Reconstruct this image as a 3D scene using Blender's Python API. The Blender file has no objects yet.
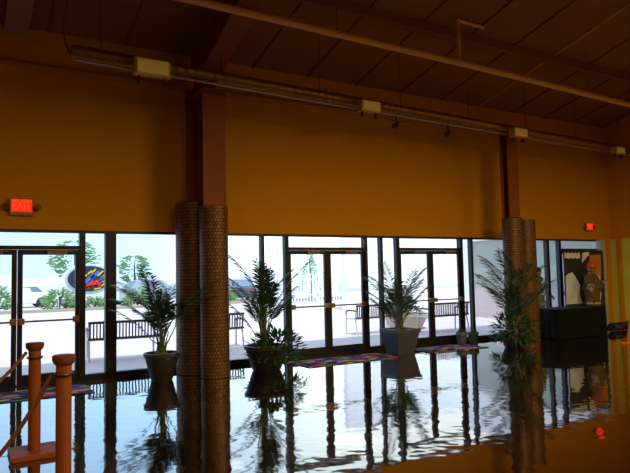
import bpy, bmesh, math, random
from mathutils import Vector, Matrix
random.seed(7)
PI = math.pi
scn = bpy.context.scene
COL = scn.collection

# ------------------------------------------------------------------ camera
cam_d = bpy.data.cameras.new('camera')
cam = bpy.data.objects.new('camera', cam_d); COL.objects.link(cam)
R_, U_, F_ = Vector((0.858915, -0.511648, -0.021939)), Vector((-0.01396, -0.066216, 0.997708)), Vector((0.511928, 0.85664, 0.064016))
m3 = Matrix((R_, U_, -F_)).transposed()
cam.matrix_world = Matrix.Translation((0, -10.4617, 1.6257)) @ m3.to_4x4()
cam_d.sensor_width = 36.0
cam_d.lens = 601.54 * 36.0 / 630.0
cam_d.clip_end = 1500
scn.camera = cam

# ------------------------------------------------------------------ exposure
vs = scn.view_settings
vs.view_transform = 'Standard'; vs.look = 'None'; vs.gamma = 1.0; vs.exposure = 0.0
vs.use_curve_mapping = False
try:
    scn.cycles.max_bounces = 10; scn.cycles.transparent_max_bounces = 24
    scn.cycles.sample_clamp_indirect = 4.0
except Exception:
    pass

# ------------------------------------------------------------------ sky: pale cyan to the left, glaring white to the right
w = bpy.data.worlds.new('sky'); scn.world = w; w.use_nodes = True
nt = w.node_tree; nt.nodes.clear()
wo = nt.nodes.new('ShaderNodeOutputWorld'); bg = nt.nodes.new('ShaderNodeBackground')
tc = nt.nodes.new('ShaderNodeTexCoord')
dot = nt.nodes.new('ShaderNodeVectorMath'); dot.operation = 'DOT_PRODUCT'; dot.inputs[1].default_value = (0.95, 0.25, 0.0)
rp = nt.nodes.new('ShaderNodeValToRGB')
els = rp.color_ramp.elements
els[0].position = .30; els[0].color = (.84, 1.3, 1.9, 1)
els[1].position = .85; els[1].color = (1.75, 1.8, 1.82, 1)
e = els.new(.50); e.color = (.95, 1.5, 2.15, 1)
e = els.new(.68); e.color = (1.9, 2.2, 2.3, 1)
nt.links.new(tc.outputs['Generated'], dot.inputs[0]); nt.links.new(dot.outputs['Value'], rp.inputs[0])
nt.links.new(rp.outputs[0], bg.inputs[0]); bg.inputs[1].default_value = 1.0
nt.links.new(bg.outputs[0], wo.inputs[0])

# ------------------------------------------------------------------ sun, high behind the building so the forecourt lies in its shade
sd = bpy.data.lights.new('sun', 'SUN'); sd.energy = 3.3; sd.angle = 0.01; sd.color = (1, .96, .9)
so = bpy.data.objects.new('sun', sd); COL.objects.link(so)
so.rotation_euler = Vector((0.15, 0.46, -1.0)).to_track_quat('-Z', 'Y').to_euler()
so.location = (0, -20, 30)

# ------------------------------------------------------------------ added area lights out of view, warming the orange wall; no fixtures modelled
def fill_disk(x, y, z, watt, r=2.2):
    d = bpy.data.lights.new('fill_light', 'AREA'); d.shape = 'DISK'; d.size = r; d.energy = watt; d.color = (1.0, .72, .34)
    o = bpy.data.objects.new('fill_light', d); COL.objects.link(o); o.location = (x, y, z)
for lx, ly, lz, lw in ((-2.5, -9.4, 4.9, 190), (2.6, -9.4, 4.9, 190), (7.6, -9.4, 4.9, 850), (13.4, -9.4, 4.9, 200)):
    fill_disk(lx, ly, lz, lw)

# ================================================================== materials
def lin(r, g, b):
    f = lambda c: (c/255/12.92) if c/255 <= .04045 else ((c/255+.055)/1.055)**2.4
    return (f(r), f(g), f(b), 1)
def mat(name, col, rough=.6, metal=0.0, spec=.5, noise=0.0, nscale=8.0, bump=0.0, emit=None, estr=0.0, ior=None):
    m = bpy.data.materials.new(name); m.use_nodes = True
    nt = m.node_tree; b = nt.nodes['Principled BSDF']
    b.inputs['Base Color'].default_value = col
    b.inputs['Roughness'].default_value = rough; b.inputs['Metallic'].default_value = metal
    b.inputs['Specular IOR Level'].default_value = spec
    if ior: b.inputs['IOR'].default_value = ior
    if emit:
        b.inputs['Emission Color'].default_value = emit; b.inputs['Emission Strength'].default_value = estr
    if noise or bump:
        t = nt.nodes.new('ShaderNodeTexCoord'); n = nt.nodes.new('ShaderNodeTexNoise')
        n.inputs['Scale'].default_value = nscale; n.inputs['Detail'].default_value = 4
        nt.links.new(t.outputs['Object'], n.inputs['Vector'])
        if noise:
            mx = nt.nodes.new('ShaderNodeMix'); mx.data_type = 'RGBA'
            mx.inputs[6].default_value = [c*(1-noise) for c in col[:3]]+[1]
            mx.inputs[7].default_value = [min(1, c*(1+noise)) for c in col[:3]]+[1]
            nt.links.new(n.outputs['Fac'], mx.inputs[0]); nt.links.new(mx.outputs[2], b.inputs['Base Color'])
        if bump:
            bp = nt.nodes.new('ShaderNodeBump'); bp.inputs['Strength'].default_value = bump; bp.inputs['Distance'].default_value = .02
            nt.links.new(n.outputs['Fac'], bp.inputs['Height']); nt.links.new(bp.outputs[0], b.inputs['Normal'])
    return m

M = {}
M['orange'] = mat('orange_paint', (.60, .25, .002, 1), .75, noise=.06, nscale=2.0, spec=.2)
M['yellow'] = mat('yellow_paint', (.64, .60, .07, 1), .7, noise=.06, nscale=2.0, spec=.2)
M['brownroof'] = mat('brown_insulation', (.26, .10, .04, 1), .85, noise=.15, nscale=1.5, bump=.3, spec=.1)
M['steelbrown'] = mat('brown_painted_steel', (.24, .062, .014, 1), .65, spec=.25, noise=.1, nscale=5)
M['girt'] = mat('lighter_brown_girt', (.55, .22, .06, 1), .5, noise=.1, nscale=5)
M['pipe'] = mat('orange_brown_pipe', (.78, .36, .10, 1), .45, noise=.1, nscale=6)
M['mauve'] = mat('mauve_grey_steel', (.34, .22, .2, 1), .5, noise=.08, nscale=5)
M['dark'] = mat('bronze_aluminium', (.012, .010, .013, 1), .38, noise=.15, nscale=30, spec=.4)
M['brass'] = mat('brown_brass', (.34, .15, .04, 1), .4, metal=.5, noise=.1, nscale=30)
M['bar'] = mat('grey_bar', (.2, .18, .16, 1), .35, metal=.8, noise=.1, nscale=30)
M['greyjamb'] = mat('grey_painted_jamb', (.42, .42, .40, 1), .5, noise=.08, nscale=10)
M['wood'] = mat('orange_brown_wood', (.21, .048, .006, 1), .6, spec=.3, noise=.25, nscale=18, bump=.2)
M['woodcap'] = mat('darker_wood_cap', (.13, .033, .007, 1), .45, noise=.2, nscale=18)
M['rope'] = mat('brown_rope', (.16, .045, .012, 1), .9, noise=.3, nscale=60, bump=.6)
M['potdark'] = mat('dark_pot', (.03, .022, .022, 1), .45, noise=.2, nscale=12)
M['potgrey'] = mat('charcoal_planter', (.05, .053, .07, 1), .5, noise=.2, nscale=10)
M['soil'] = mat('soil', (.05, .025, .012, 1), .95, noise=.4, nscale=40, bump=.8)
M['stem'] = mat('plant_stem', (.10, .12, .04, 1), .7, noise=.2, nscale=20)
M['ductmetal'] = mat('bronze_spiral_duct', (.34, .18, .07, 1), .30, metal=.75, noise=.12, nscale=9)
M['conduit'] = mat('grey_conduit', (.36, .28, .30, 1), .4, metal=.4, noise=.2, nscale=30)
M['cream'] = mat('cream_metal', (.60, .40, .10, 1), .3, metal=.35, noise=.08, nscale=12)
M['lens'] = mat('lamp_lens', (.68, .48, .12, 1), .15, emit=(1, .62, .12, 1), estr=.06)
M['black'] = mat('black_cloth', (.003, .0025, .0025, 1), .85, noise=.2, nscale=20, spec=.2)
M['blackmetal'] = mat('black_metal', (.02, .018, .02, 1), .4, noise=.15, nscale=25)
M['benchblack'] = mat('dark_slats', (.035, .033, .04, 1), .5, noise=.2, nscale=20)
M['benchbrown'] = mat('brown_slats', (.12, .045, .03, 1), .55, noise=.25, nscale=20)
M['benchwhite'] = mat('pale_metal', (.62, .6, .62, 1), .5, noise=.1, nscale=20)
M['stone'] = mat('pale_stone', (.55, .48, .40, 1), .85, noise=.15, nscale=14, bump=.4)
M['stucco'] = mat('white_stucco', (.93, .92, .90, 1), .9, noise=.05, nscale=12, bump=.2)
M['greystucco'] = mat('greenish_stucco', (.40, .43, .38, 1), .9, noise=.08, nscale=6, bump=.2)
M['pinkstucco'] = mat('pink_stucco', (.60, .47, .46, 1), .9, noise=.08, nscale=6, bump=.2)
M['pave'] = mat('pale_pavement', (.60, .525, .55, 1), .9, noise=.1, nscale=.9, spec=.15)
M['curb'] = mat('tan_curb', (.40, .31, .25, 1), .9, noise=.12, nscale=3)
M['lawn'] = mat('dry_planting_strip', (.5, .47, .36, 1), .95, noise=.2, nscale=3)
M['carwhite'] = mat('white_car_paint', (.80, .80, .82, 1), .25, noise=.02, nscale=4)
M['cargrey'] = mat('grey_car_paint', (.10, .11, .13, 1), .3, noise=.05, nscale=4)
M['carsilver'] = mat('silver_car_paint', (.42, .46, .50, 1), .3, metal=.3, noise=.05, nscale=4)
M['carglass'] = mat('bluish_car_glass', (.16, .22, .30, 1), .1, noise=.1, nscale=3)
M['tyre'] = mat('tyre', (.02, .02, .02, 1), .8, noise=.2, nscale=20)
M['taillight'] = mat('red_tail_light', (.6, .03, .02, 1), .25, noise=.1, nscale=30)
M['ovalnavy'] = mat('dark_oval', (.018, .028, .045, 1), .3, noise=.2, nscale=6)
M['ovalrim'] = mat('pale_blue_rim', (.35, .55, .68, 1), .4, noise=.05, nscale=6)
M['dred'] = mat('red_decal', (.70, .03, .02, 1), .5, noise=.05, nscale=6)
M['dyel'] = mat('yellow_decal', (.75, .55, .03, 1), .5, noise=.05, nscale=6)
M['dblu'] = mat('blue_decal', (.05, .15, .60, 1), .5, noise=.05, nscale=6)
M['leafmid'] = mat('hedge_leaf', (.16, .30, .11, 1), .7, noise=.4, nscale=5)
M['leafpale'] = mat('pale_conifer_leaf', (.30, .56, .42, 1), .8, noise=.3, nscale=5)
M['bark'] = mat('bark', (.12, .08, .05, 1), .9, noise=.3, nscale=14)
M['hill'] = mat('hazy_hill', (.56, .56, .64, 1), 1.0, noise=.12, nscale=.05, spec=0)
M['skin'] = mat('skin', (.42, .22, .14, 1), .6, noise=.08, nscale=20)
M['hair'] = mat('dark_hair', (.012, .010, .010, 1), .7, noise=.2, nscale=40)
M['coatyellow'] = mat('mustard_coat', (.26, .22, .03, 1), .8, noise=.15, nscale=12)
M['coatbrown'] = mat('brown_coat', (.13, .07, .024, 1), .8, noise=.2, nscale=12)
M['tanstripe'] = mat('tan_stripe', (.50, .38, .18, 1), .6, noise=.1, nscale=20)
M['silverstripe'] = mat('pale_stripe', (.62, .60, .55, 1), .5, noise=.1, nscale=20)
M['redhat'] = mat('orange_red_helmet', (.62, .09, .03, 1), .4, noise=.1, nscale=12)
M['board'] = mat('blue_black_board', (.022, .026, .036, 1), .7, noise=.15, nscale=6)
M['paper'] = mat('white_paper', (.82, .84, .90, 1), .8, noise=.04, nscale=6)
M['paperorange'] = mat('orange_paper', (.58, .20, .012, 1), .8, noise=.1, nscale=9)
M['ink'] = mat('grey_ink', (.10, .10, .12, 1), .8, noise=.1, nscale=9)
M['cone'] = mat('orange_plastic', (.70, .23, .012, 1), .5, noise=.1, nscale=9)
M['signcase'] = mat('sign_housing', (.30, .16, .08, 1), .5, noise=.08, nscale=20)
M['exitred'] = mat('lit_red_letters', (.5, .02, .005, 1), .5, emit=(1, .035, .006, 1), estr=1.5)
M['exitface'] = mat('lit_red_face', (.4, .02, .005, 1), .5, emit=(1, .02, .004, 1), estr=.75)
M['whitepipe'] = mat('white_fence_paint', (.74, .75, .78, 1), .7, noise=.05, nscale=9)
M['potg'] = mat('green_pot', (.06, .14, .07, 1), .5, noise=.1, nscale=20)
M['potslate'] = mat('slate_pot', (.12, .13, .16, 1), .5, noise=.1, nscale=20)
M['blueplant'] = mat('palm_bark', (.09, .06, .04, 1), .9, noise=.3, nscale=20)

def leaf_mat(name, c):
    m = bpy.data.materials.new(name); m.use_nodes = True; nt = m.node_tree; nt.nodes.clear()
    o = nt.nodes.new('ShaderNodeOutputMaterial'); p = nt.nodes.new('ShaderNodeBsdfPrincipled'); t = nt.nodes.new('ShaderNodeBsdfTranslucent')
    mx = nt.nodes.new('ShaderNodeMixShader'); mx.inputs[0].default_value = .22
    n = nt.nodes.new('ShaderNodeTexNoise'); n.inputs['Scale'].default_value = 9
    tc = nt.nodes.new('ShaderNodeTexCoord'); nt.links.new(tc.outputs['Object'], n.inputs['Vector'])
    rp = nt.nodes.new('ShaderNodeValToRGB'); rp.color_ramp.elements[0].color = (*[x*.5 for x in c], 1); rp.color_ramp.elements[1].color = (*[x*1.5 for x in c], 1)
    nt.links.new(n.outputs['Fac'], rp.inputs[0]); nt.links.new(rp.outputs[0], p.inputs['Base Color']); nt.links.new(rp.outputs[0], t.inputs['Color'])
    p.inputs['Roughness'].default_value = .42
    nt.links.new(p.outputs[0], mx.inputs[1]); nt.links.new(t.outputs[0], mx.inputs[2]); nt.links.new(mx.outputs[0], o.inputs[0])
    return m
M['palm'] = leaf_mat('palm_leaf', (.028, .075, .03))
M['bush'] = leaf_mat('bush_leaf', (.03, .095, .02))

def glass_mat():
    m = bpy.data.materials.new('clear_pane'); m.use_nodes = True; nt = m.node_tree; nt.nodes.clear()
    o = nt.nodes.new('ShaderNodeOutputMaterial'); t = nt.nodes.new('ShaderNodeBsdfTransparent'); g = nt.nodes.new('ShaderNodeBsdfGlossy')
    g.inputs['Roughness'].default_value = .01; t.inputs['Color'].default_value = (.97, .985, .98, 1)
    lw = nt.nodes.new('ShaderNodeLayerWeight'); lw.inputs['Blend'].default_value = .5
    pw = nt.nodes.new('ShaderNodeMath'); pw.operation = 'POWER'; pw.inputs[1].default_value = 5
    fr = nt.nodes.new('ShaderNodeMath'); fr.operation = 'MULTIPLY_ADD'; fr.inputs[1].default_value = .9; fr.inputs[2].default_value = .03
    nt.links.new(lw.outputs['Facing'], pw.inputs[0]); nt.links.new(pw.outputs[0], fr.inputs[0])
    mx = nt.nodes.new('ShaderNodeMixShader')
    nt.links.new(fr.outputs[0], mx.inputs[0]); nt.links.new(t.outputs[0], mx.inputs[1]); nt.links.new(g.outputs[0], mx.inputs[2])
    nt.links.new(mx.outputs[0], o.inputs[0]); return m
M['glass'] = glass_mat()

def floor_mat():
    m = mat('polished_dark_floor', (.050, .017, .007, 1), .045, ior=1.85)
    nt = m.node_tree; b = nt.nodes['Principled BSDF']
    tc = nt.nodes.new('ShaderNodeTexCoord')
    n = nt.nodes.new('ShaderNodeTexNoise'); n.inputs['Scale'].default_value = 1.3; n.inputs['Detail'].default_value = 6; n.inputs['Roughness'].default_value = .62
    nt.links.new(tc.outputs['Object'], n.inputs['Vector'])
    rp = nt.nodes.new('ShaderNodeValToRGB'); rp.color_ramp.elements[0].color = (.004, .0012, .0007, 1); rp.color_ramp.elements[1].color = (.016, .005, .002, 1)
    nt.links.new(n.outputs['Fac'], rp.inputs[0]); nt.links.new(rp.outputs[0], b.inputs['Base Color'])
    b.inputs['Coat Weight'].default_value = 1.0; b.inputs['Coat IOR'].default_value = 1.55; b.inputs['Coat Roughness'].default_value = .03
    n2 = nt.nodes.new('ShaderNodeTexNoise'); n2.inputs['Scale'].default_value = 5.0; n2.inputs['Detail'].default_value = 1
    nt.links.new(tc.outputs['Object'], n2.inputs['Vector'])
    bp = nt.nodes.new('ShaderNodeBump'); bp.inputs['Strength'].default_value = .10; bp.inputs['Distance'].default_value = .02
    nt.links.new(n2.outputs['Fac'], bp.inputs['Height']); nt.links.new(bp.outputs[0], b.inputs['Normal']); nt.links.new(bp.outputs[0], b.inputs['Coat Normal'])
    return m
M['floor'] = floor_mat()

def carpet_mat(nm='bright_patterned_carpet', k=1.0):
    m = mat(nm, (.1, .05, .1, 1), .95, spec=.1); nt = m.node_tree; b = nt.nodes['Principled BSDF']
    tc = nt.nodes.new('ShaderNodeTexCoord'); mp = nt.nodes.new('ShaderNodeMapping'); mp.inputs['Scale'].default_value = (3.2, 7, 7); mp.inputs['Rotation'].default_value = (0, 0, .5)
    v = nt.nodes.new('ShaderNodeTexVoronoi'); v.inputs['Scale'].default_value = 1.6
    nt.links.new(tc.outputs['Object'], mp.inputs[0]); nt.links.new(mp.outputs[0], v.inputs['Vector'])
    sep = nt.nodes.new('ShaderNodeSeparateColor'); nt.links.new(v.outputs['Color'], sep.inputs[0])
    rp = nt.nodes.new('ShaderNodeValToRGB'); rp.color_ramp.interpolation = 'CONSTANT'
    cols = [(0, (.02, .015, .04)), (.28, (.36, .03, .06)), (.42, (.05, .07, .34)), (.58, (.13, .05, .25)), (.72, (.55, .36, .04)), (.82, (.03, .02, .05)), (.9, (.08, .22, .14))]
    els = rp.color_ramp.elements
    els[0].position = 0; els[0].color = (*cols[0][1], 1); els[1].position = cols[1][0]; els[1].color = (*[q*k for q in cols[1][1]], 1)
    for p, c in cols[2:]:
        e = els.new(p); e.color = (*[q*k for q in c], 1)
    nt.links.new(sep.outputs[0], rp.inputs[0]); nt.links.new(rp.outputs[0], b.inputs['Base Color'])
    return m
M['carpet'] = carpet_mat(); M['carpetdark'] = carpet_mat('dark_patterned_carpet', .4)

def weave_mat():
    m = mat('woven_bronze_mesh', (.30, .15, .05, 1), .5, metal=.45); nt = m.node_tree; b = nt.nodes['Principled BSDF']
    tc = nt.nodes.new('ShaderNodeTexCoord'); sx = nt.nodes.new('ShaderNodeSeparateXYZ'); nt.links.new(tc.outputs['UV'], sx.inputs[0])
    br = nt.nodes.new('ShaderNodeTexBrick'); br.inputs['Scale'].default_value = 1.0
    br.inputs['Brick Width'].default_value = .055; br.inputs['Row Height'].default_value = .055; br.inputs['Mortar Size'].default_value = .006
    br.inputs['Color1'].default_value = (.23, .11, .034, 1); br.inputs['Color2'].default_value = (.14, .064, .02, 1); br.inputs['Mortar'].default_value = (.035, .015, .007, 1)
    nt.links.new(tc.outputs['UV'], br.inputs['Vector']); nt.links.new(br.outputs['Color'], b.inputs['Base Color'])
    bp = nt.nodes.new('ShaderNodeBump'); bp.inputs['Strength'].default_value = .5; bp.inputs['Distance'].default_value = .01; bp.invert = True
    nt.links.new(br.outputs['Fac'], bp.inputs['Height']); nt.links.new(bp.outputs[0], b.inputs['Normal'])
    return m
M['weave'] = weave_mat()

# ================================================================== builders
class B:
    def __init__(s): s.bm = bmesh.new()
    def box(s, x0, x1, y0, y1, z0, z1, bev=0.0, mtx=None):
        r = bmesh.ops.create_cube(s.bm, size=1)
        vs_ = r['verts']
        bmesh.ops.scale(s.bm, verts=vs_, vec=(x1-x0, y1-y0, z1-z0))
        bmesh.ops.translate(s.bm, verts=vs_, vec=((x0+x1)/2, (y0+y1)/2, (z0+z1)/2))
        if bev:
            es = list({e for v in vs_ for e in v.link_edges})
            rb = bmesh.ops.bevel(s.bm, geom=es, offset=bev, segments=2, affect='EDGES', profile=.6)
            vs_ = list({v for f in rb['faces'] for v in f.verts} | {v for v in vs_ if v.is_valid})
        if mtx is not None: bmesh.ops.transform(s.bm, matrix=mtx, verts=[v for v in vs_ if v.is_valid])
        return s
    def lathe(s, prof, cx=0, cy=0, n=24, cap=True, squash=(1, 1)):
        uv = s.bm.loops.layers.uv.verify()
        rings = []
        for r, z in prof:
            rings.append([s.bm.verts.new((cx+r*squash[0]*math.cos(2*PI*i/n), cy+r*squash[1]*math.sin(2*PI*i/n), z)) for i in range(n)])
        for k in range(len(rings)-1):
            for i in range(n):
                j = (i+1) % n
                f = s.bm.faces.new((rings[k][i], rings[k][j], rings[k+1][j], rings[k+1][i]))
                rr = max(prof[k][0], .02)
                for l, (a, zz) in zip(f.loops, ((i, prof[k][1]), (i+1, prof[k][1]), (i+1, prof[k+1][1]), (i, prof[k+1][1]))):
                    l[uv].uv = (a*2*PI/n*rr, zz)
        if cap:
            s.bm.faces.new(list(reversed(rings[0]))); s.bm.faces.new(rings[-1])
        return s
    def tube(s, pts, rad, n=8, closed_ends=True):
        pts = [Vector(p) for p in pts]; rings = []
        rads = rad if isinstance(rad, (list, tuple)) else [rad]*len(pts)
        up = None
        for i, p in enumerate(pts):
            t = (pts[min(i+1, len(pts)-1)]-pts[max(i-1, 0)]).normalized()
            if up is None: up = Vector((0, 0, 1)) if abs(t.z) < .9 else Vector((1, 0, 0))
            a = t.cross(up).normalized(); b2 = a.cross(t).normalized(); up = b2
            rings.append([s.bm.verts.new(p+(a*math.cos(2*PI*k/n)+b2*math.sin(2*PI*k/n))*rads[i]) for k in range(n)])
        for k in range(len(rings)-1):
            for i in range(n):
                j = (i+1) % n
                s.bm.faces.new((rings[k][i], rings[k][j], rings[k+1][j], rings[k+1][i]))
        if closed_ends:
            s.bm.faces.new(list(reversed(rings[0]))); s.bm.faces.new(rings[-1])
        return s
    def prism(s, poly, axis, a, b):
        """polygon in the two other axes, extruded along axis from a to b"""
        def mk(u, v, q):
            return {'x': (q, u, v), 'y': (u, q, v), 'z': (u, v, q)}[axis]
        v0 = [s.bm.verts.new(mk(u, v, a)) for u, v in poly]; v1 = [s.bm.verts.new(mk(u, v, b)) for u, v in poly]
        n = len(poly)
        for i in range(n): s.bm.faces.new((v0[i], v0[(i+1) % n], v1[(i+1) % n], v1[i]))
        s.bm.faces.new(list(reversed(v0))); s.bm.faces.new(v1)
        return s
    def ball(s, c, r, sc=(1, 1, 1), sub=3):
        q = bmesh.ops.create_icosphere(s.bm, subdivisions=sub, radius=r)
        bmesh.ops.scale(s.bm, verts=q['verts'], vec=sc); bmesh.ops.translate(s.bm, verts=q['verts'], vec=c)
        return s
    def quadleaf(s, p, d, L, W, nrm):
        d = Vector(d).normalized(); side = d.cross(Vector(nrm)).normalized(); p = Vector(p)
        dr = Vector((0, 0, -.18*L))
        a = s.bm.verts.new(p); b1 = s.bm.verts.new(p+d*L*.4+side*W/2); b2 = s.bm.verts.new(p+d*L*.4-side*W/2); c = s.bm.verts.new(p+d*L+dr)
        s.bm.faces.new((a, b1, c, b2)); return s
    def out(s, name, m, parent=None, smooth=False, loc=None, rz=0):
        bmesh.ops.recalc_face_normals(s.bm, faces=s.bm.faces)
        me = bpy.data.meshes.new(name); s.bm.to_mesh(me); s.bm.free()
        if smooth:
            for p in me.polygons: p.use_smooth = True
            try: me.set_sharp_from_angle(angle=math.radians(40))
            except Exception: pass
        me.materials.append(M[m] if isinstance(m, str) else m)
        o = bpy.data.objects.new(name, me); COL.objects.link(o)
        if parent: o.parent = parent
        if loc: o.location = loc
        if rz: o.rotation_euler.z = rz
        return o
def tag(o, label=None, cat=None, group=None, kind=None):
    if label: o['label'] = label
    if cat: o['category'] = cat
    if group: o['group'] = group
    if kind: o['kind'] = kind
    return o
def thing(name, label, cat, loc=(0, 0, 0), rz=0, group=None, kind=None):
    o = bpy.data.objects.new(name, None); COL.objects.link(o); o.location = loc; o.rotation_euler.z = rz
    return tag(o, label, cat, group, kind)
def struct(o, label, cat):
    return tag(o, label, cat, None, 'structure')

# ================================================================== large structure
HH = 2.446                      # head of the glazing
EAVE, SL, RIDGE = 5.7, .25, -14.0
rz_ = lambda y: EAVE - SL*y
XL, XR = -9.0, 16.12
struct(B().box(XL-.3, XR+.3, -28, .28, -.2, 0).out('floor', 'floor'), 'dark brown polished floor mirroring the bright windows', 'floor')
b = B()
b.prism([(.3, EAVE-.075), (RIDGE, rz_(RIDGE)), (-28.3, EAVE), (-28.3, EAVE+.2), (RIDGE, rz_(RIDGE)+.2), (.3, EAVE+.125)], 'x', XL-.3, XR+.3)
ceil = struct(b.out('ceiling', 'brownroof'), 'dark brown sloping roof underside with seams', 'ceiling')
for k in range(-8, 5):
    x = 11.02+1.22*k
    s = B().prism([(-.02, rz_(-.02)-.03), (RIDGE, rz_(RIDGE)-.03), (RIDGE, rz_(RIDGE)+.02), (-.02, rz_(-.02)+.02)], 'x', x-.018, x+.018)
    s.out('seam', 'girt' if k == 0 else 'steelbrown', ceil)
for y in (-2.2, -4.2, -6.2, -8.2):
    s = B().box(XL, XR, y-.05, y+.05, rz_(y)-.16, rz_(y)-.01)
    s.out('purlin', 'brownroof', ceil)
# front wall over the glazing, plus its solid left part
b = B().box(XL, XR, 0, .28, HH, EAVE+.1).box(XL, -1.6, 0, .28, 0, HH).box(15.88, XR, .0, .28, 0, HH)
struct(b.out('wall_front', 'orange'), 'dim orange painted wall above the glass doors', 'wall')
wr = struct(B().prism([(.28, 2.47), (.28, EAVE), (RIDGE, rz_(RIDGE)), (-28.3, EAVE), (-28.3, 2.47)], 'x', XR, XR+.28).out('wall_right', 'orange'), 'orange and yellow painted side wall at right edge', 'wall')
B().box(XR, XR+.28, -28.3, .28, 0, 2.47).out('lower_wall', 'yellow', wr)
struct(B().box(XR-.05, XR, -.34, -.22, 0, 2.47).out('trim_1', 'orange'), 'narrow orange pilaster strip on the yellow side wall', 'trim')
struct(B().prism([(.28, 0), (.28, EAVE), (RIDGE, rz_(RIDGE)), (-28.3, EAVE), (-28.3, 0)], 'x', XL-.28, XL).out('wall_left', 'orange'), 'orange side wall out of view at left', 'wall')
struct(B().box(XL-.28, XR+.28, -28.3, -28, 0, EAVE).out('wall_back', 'orange'), 'orange rear wall behind the camera', 'wall')

# ---- glazed bays
def bay(n, x0, x1, lw=.035, rw=.035, label=''):
    r = thing('window_%d' % n, label, 'window', (x0, 0, 0), kind='structure'); W = x1-x0
    b = B().box(0, lw, 0, .11, 0, HH).box(W-rw, W, 0, .11, 0, HH).box(lw, W-rw, 0, .11, HH-.045, HH).box(lw, W-rw, 0, .11, 0, .09)
    b.out('window_frame', 'dark', r)
    B().box(lw, W-rw, .05, .058, .09, HH-.045).out('glass', 'glass', r)
bay(1, -1.6, -.14, label='glass bay left of the leftmost door pair')
bay(2, 1.79, 2.24, .045, .09, 'narrow side pane right of the leftmost door pair')
bay(3, 2.24, 3.75, .09, .04, 'wide pane left of the nearer column, potted palm before it')
bay(4, 3.75, 5.075, .04, .035, 'pane right of the nearer column')
bay(5, 5.075, 5.59, label='narrow side pane left of the middle door pair')
bay(6, 7.52, 7.93, label='narrow side pane right of the middle door pair')
bay(7, 7.93, 8.37, label='narrow pane behind the charcoal square planter')
bay(8, 10.30, 10.63, label='narrow side pane right of the door pair with charcoal planter')
bay(9, 10.63, 11.95, label='pane left of the farther column showing greenish wall')
bay(10, 11.95, 13.40, .04, .05, 'pane right of the farther column showing yellow coated person')
bay(11, 13.40, 13.87, .05, .03, 'narrow bright side pane left of the display board')

def door_pair(n, x0, label):
    W = 1.93
    r = thing('door_%d' % n, label, 'door', (x0, 0, 0), kind='structure')
    fw = .05
    b = B().box(0, fw, -.01, .12, 0, HH).box(W-fw, W, -.01, .12, 0, HH).box(fw, W-fw, -.01, .12, HH-.045, HH).box(fw, W-fw, -.01, .12, 2.13, 2.19).box(fw, W-fw, -.01, .12, 0, .02)
    b.out('door_frame', 'dark', r)
    B().box(fw, W-fw, .05, .058, 2.19, HH-.045).out('transom_glass', 'glass', r)
    lwid = (W-2*fw)/2
    for s in (0, 1):
        a0 = fw+s*lwid+.004; a1 = a0+lwid-.008
        st, st2 = (.055, .075) if s == 0 else (.075, .055)
        b = B().box(a0, a0+st, .02, .075, .02, 2.125).box(a1-st2, a1, .02, .075, .02, 2.125).box(a0+st, a1-st2, .02, .075, 2.045, 2.125).box(a0+st, a1-st2, .02, .075, .02, .17)
        lf = b.out('door_leaf', 'dark', r)
        B().box(a0+st, a1-st2, .045, .052, .17, 2.045).out('glass', 'glass', lf)
        # push bar across the leaf with two brown end boxes
        B().box(a0+.03, a1-.03, -.065, -.04, .985, 1.015, .006).out('push_bar', 'bar', lf)
        for e0, e1 in ((a0+.005, a0+.10), (a1-.10, a1-.005)): B().box(e0, e1, -.07, .02, .955, 1.05, .01).out('bar_end', 'brass', lf)
        cb = B()
        c0 = a0+.40 if s == 0 else a0+.42
        cb.box(c0, c0+.30, -.05, .02, 2.055, 2.115, .008).box(c0+.12, c0+.16, -.075, -.05, 2.085, 2.1).box(c0+.1, c0+.38, -.08, -.06, 2.09, 2.102)
        cb.out('door_closer', 'brass', lf)
    return r
door_pair(1, -.14, 'leftmost dark framed glass double door behind the wooden posts')
door_pair(2, 5.59, 'middle dark framed glass double door right of the bushy potted palm')
door_pair(3, 8.37, 'dark framed glass double door behind the charcoal square planter')
door_pair(4, 13.87, 'dark framed glass double door behind black table at far right')
struct(B().box(15.42, 15.66, -.14, -.015, 0, HH-.01).out('trim_2', 'greyjamb'), 'pale grey door jamb right of the display board', 'trim')

# ---- columns, rafters
def column(x, w, label, sleeves, yb=-.325):
    r = thing('steel_column', label, 'column', (x, 0, 0), group='steel columns with woven metal sleeves')
    b = B().box(0, w, -1.15, -1.125, 0, 4.72).box(0, w, yb, yb+.025, 0, 4.95 if yb > -.5 else 4.72).box(w/2-.01, w/2+.01, -1.125, yb, 0, 4.72)
    b.out('column_shaft', 'steelbrown', r)
    for cx, cy, rad, h in sleeves:
        B().lathe([(rad-.012, 0), (rad, .01), (rad, h-.01), (rad-.012, h)], cx, cy, 44).out('mesh_sleeve', 'weave', r, True)
    B().box(-.02, w+.02, -1.22, yb+.05, 4.72, 4.76).out('cap_plate', 'steelbrown', r)
column(3.46, .40, 'nearer steel column in woven metal sleeve between the leftmost and middle doors', ((.205, -1.06, .235, 2.80), (.11, -.42, .335, 2.92)))
column(10.68, .34, 'farther steel column in woven metal sleeve left of the black table', ((.17, -1.06, .23, 2.82), (.76, -.92, .23, 2.80)), -.95)
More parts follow.
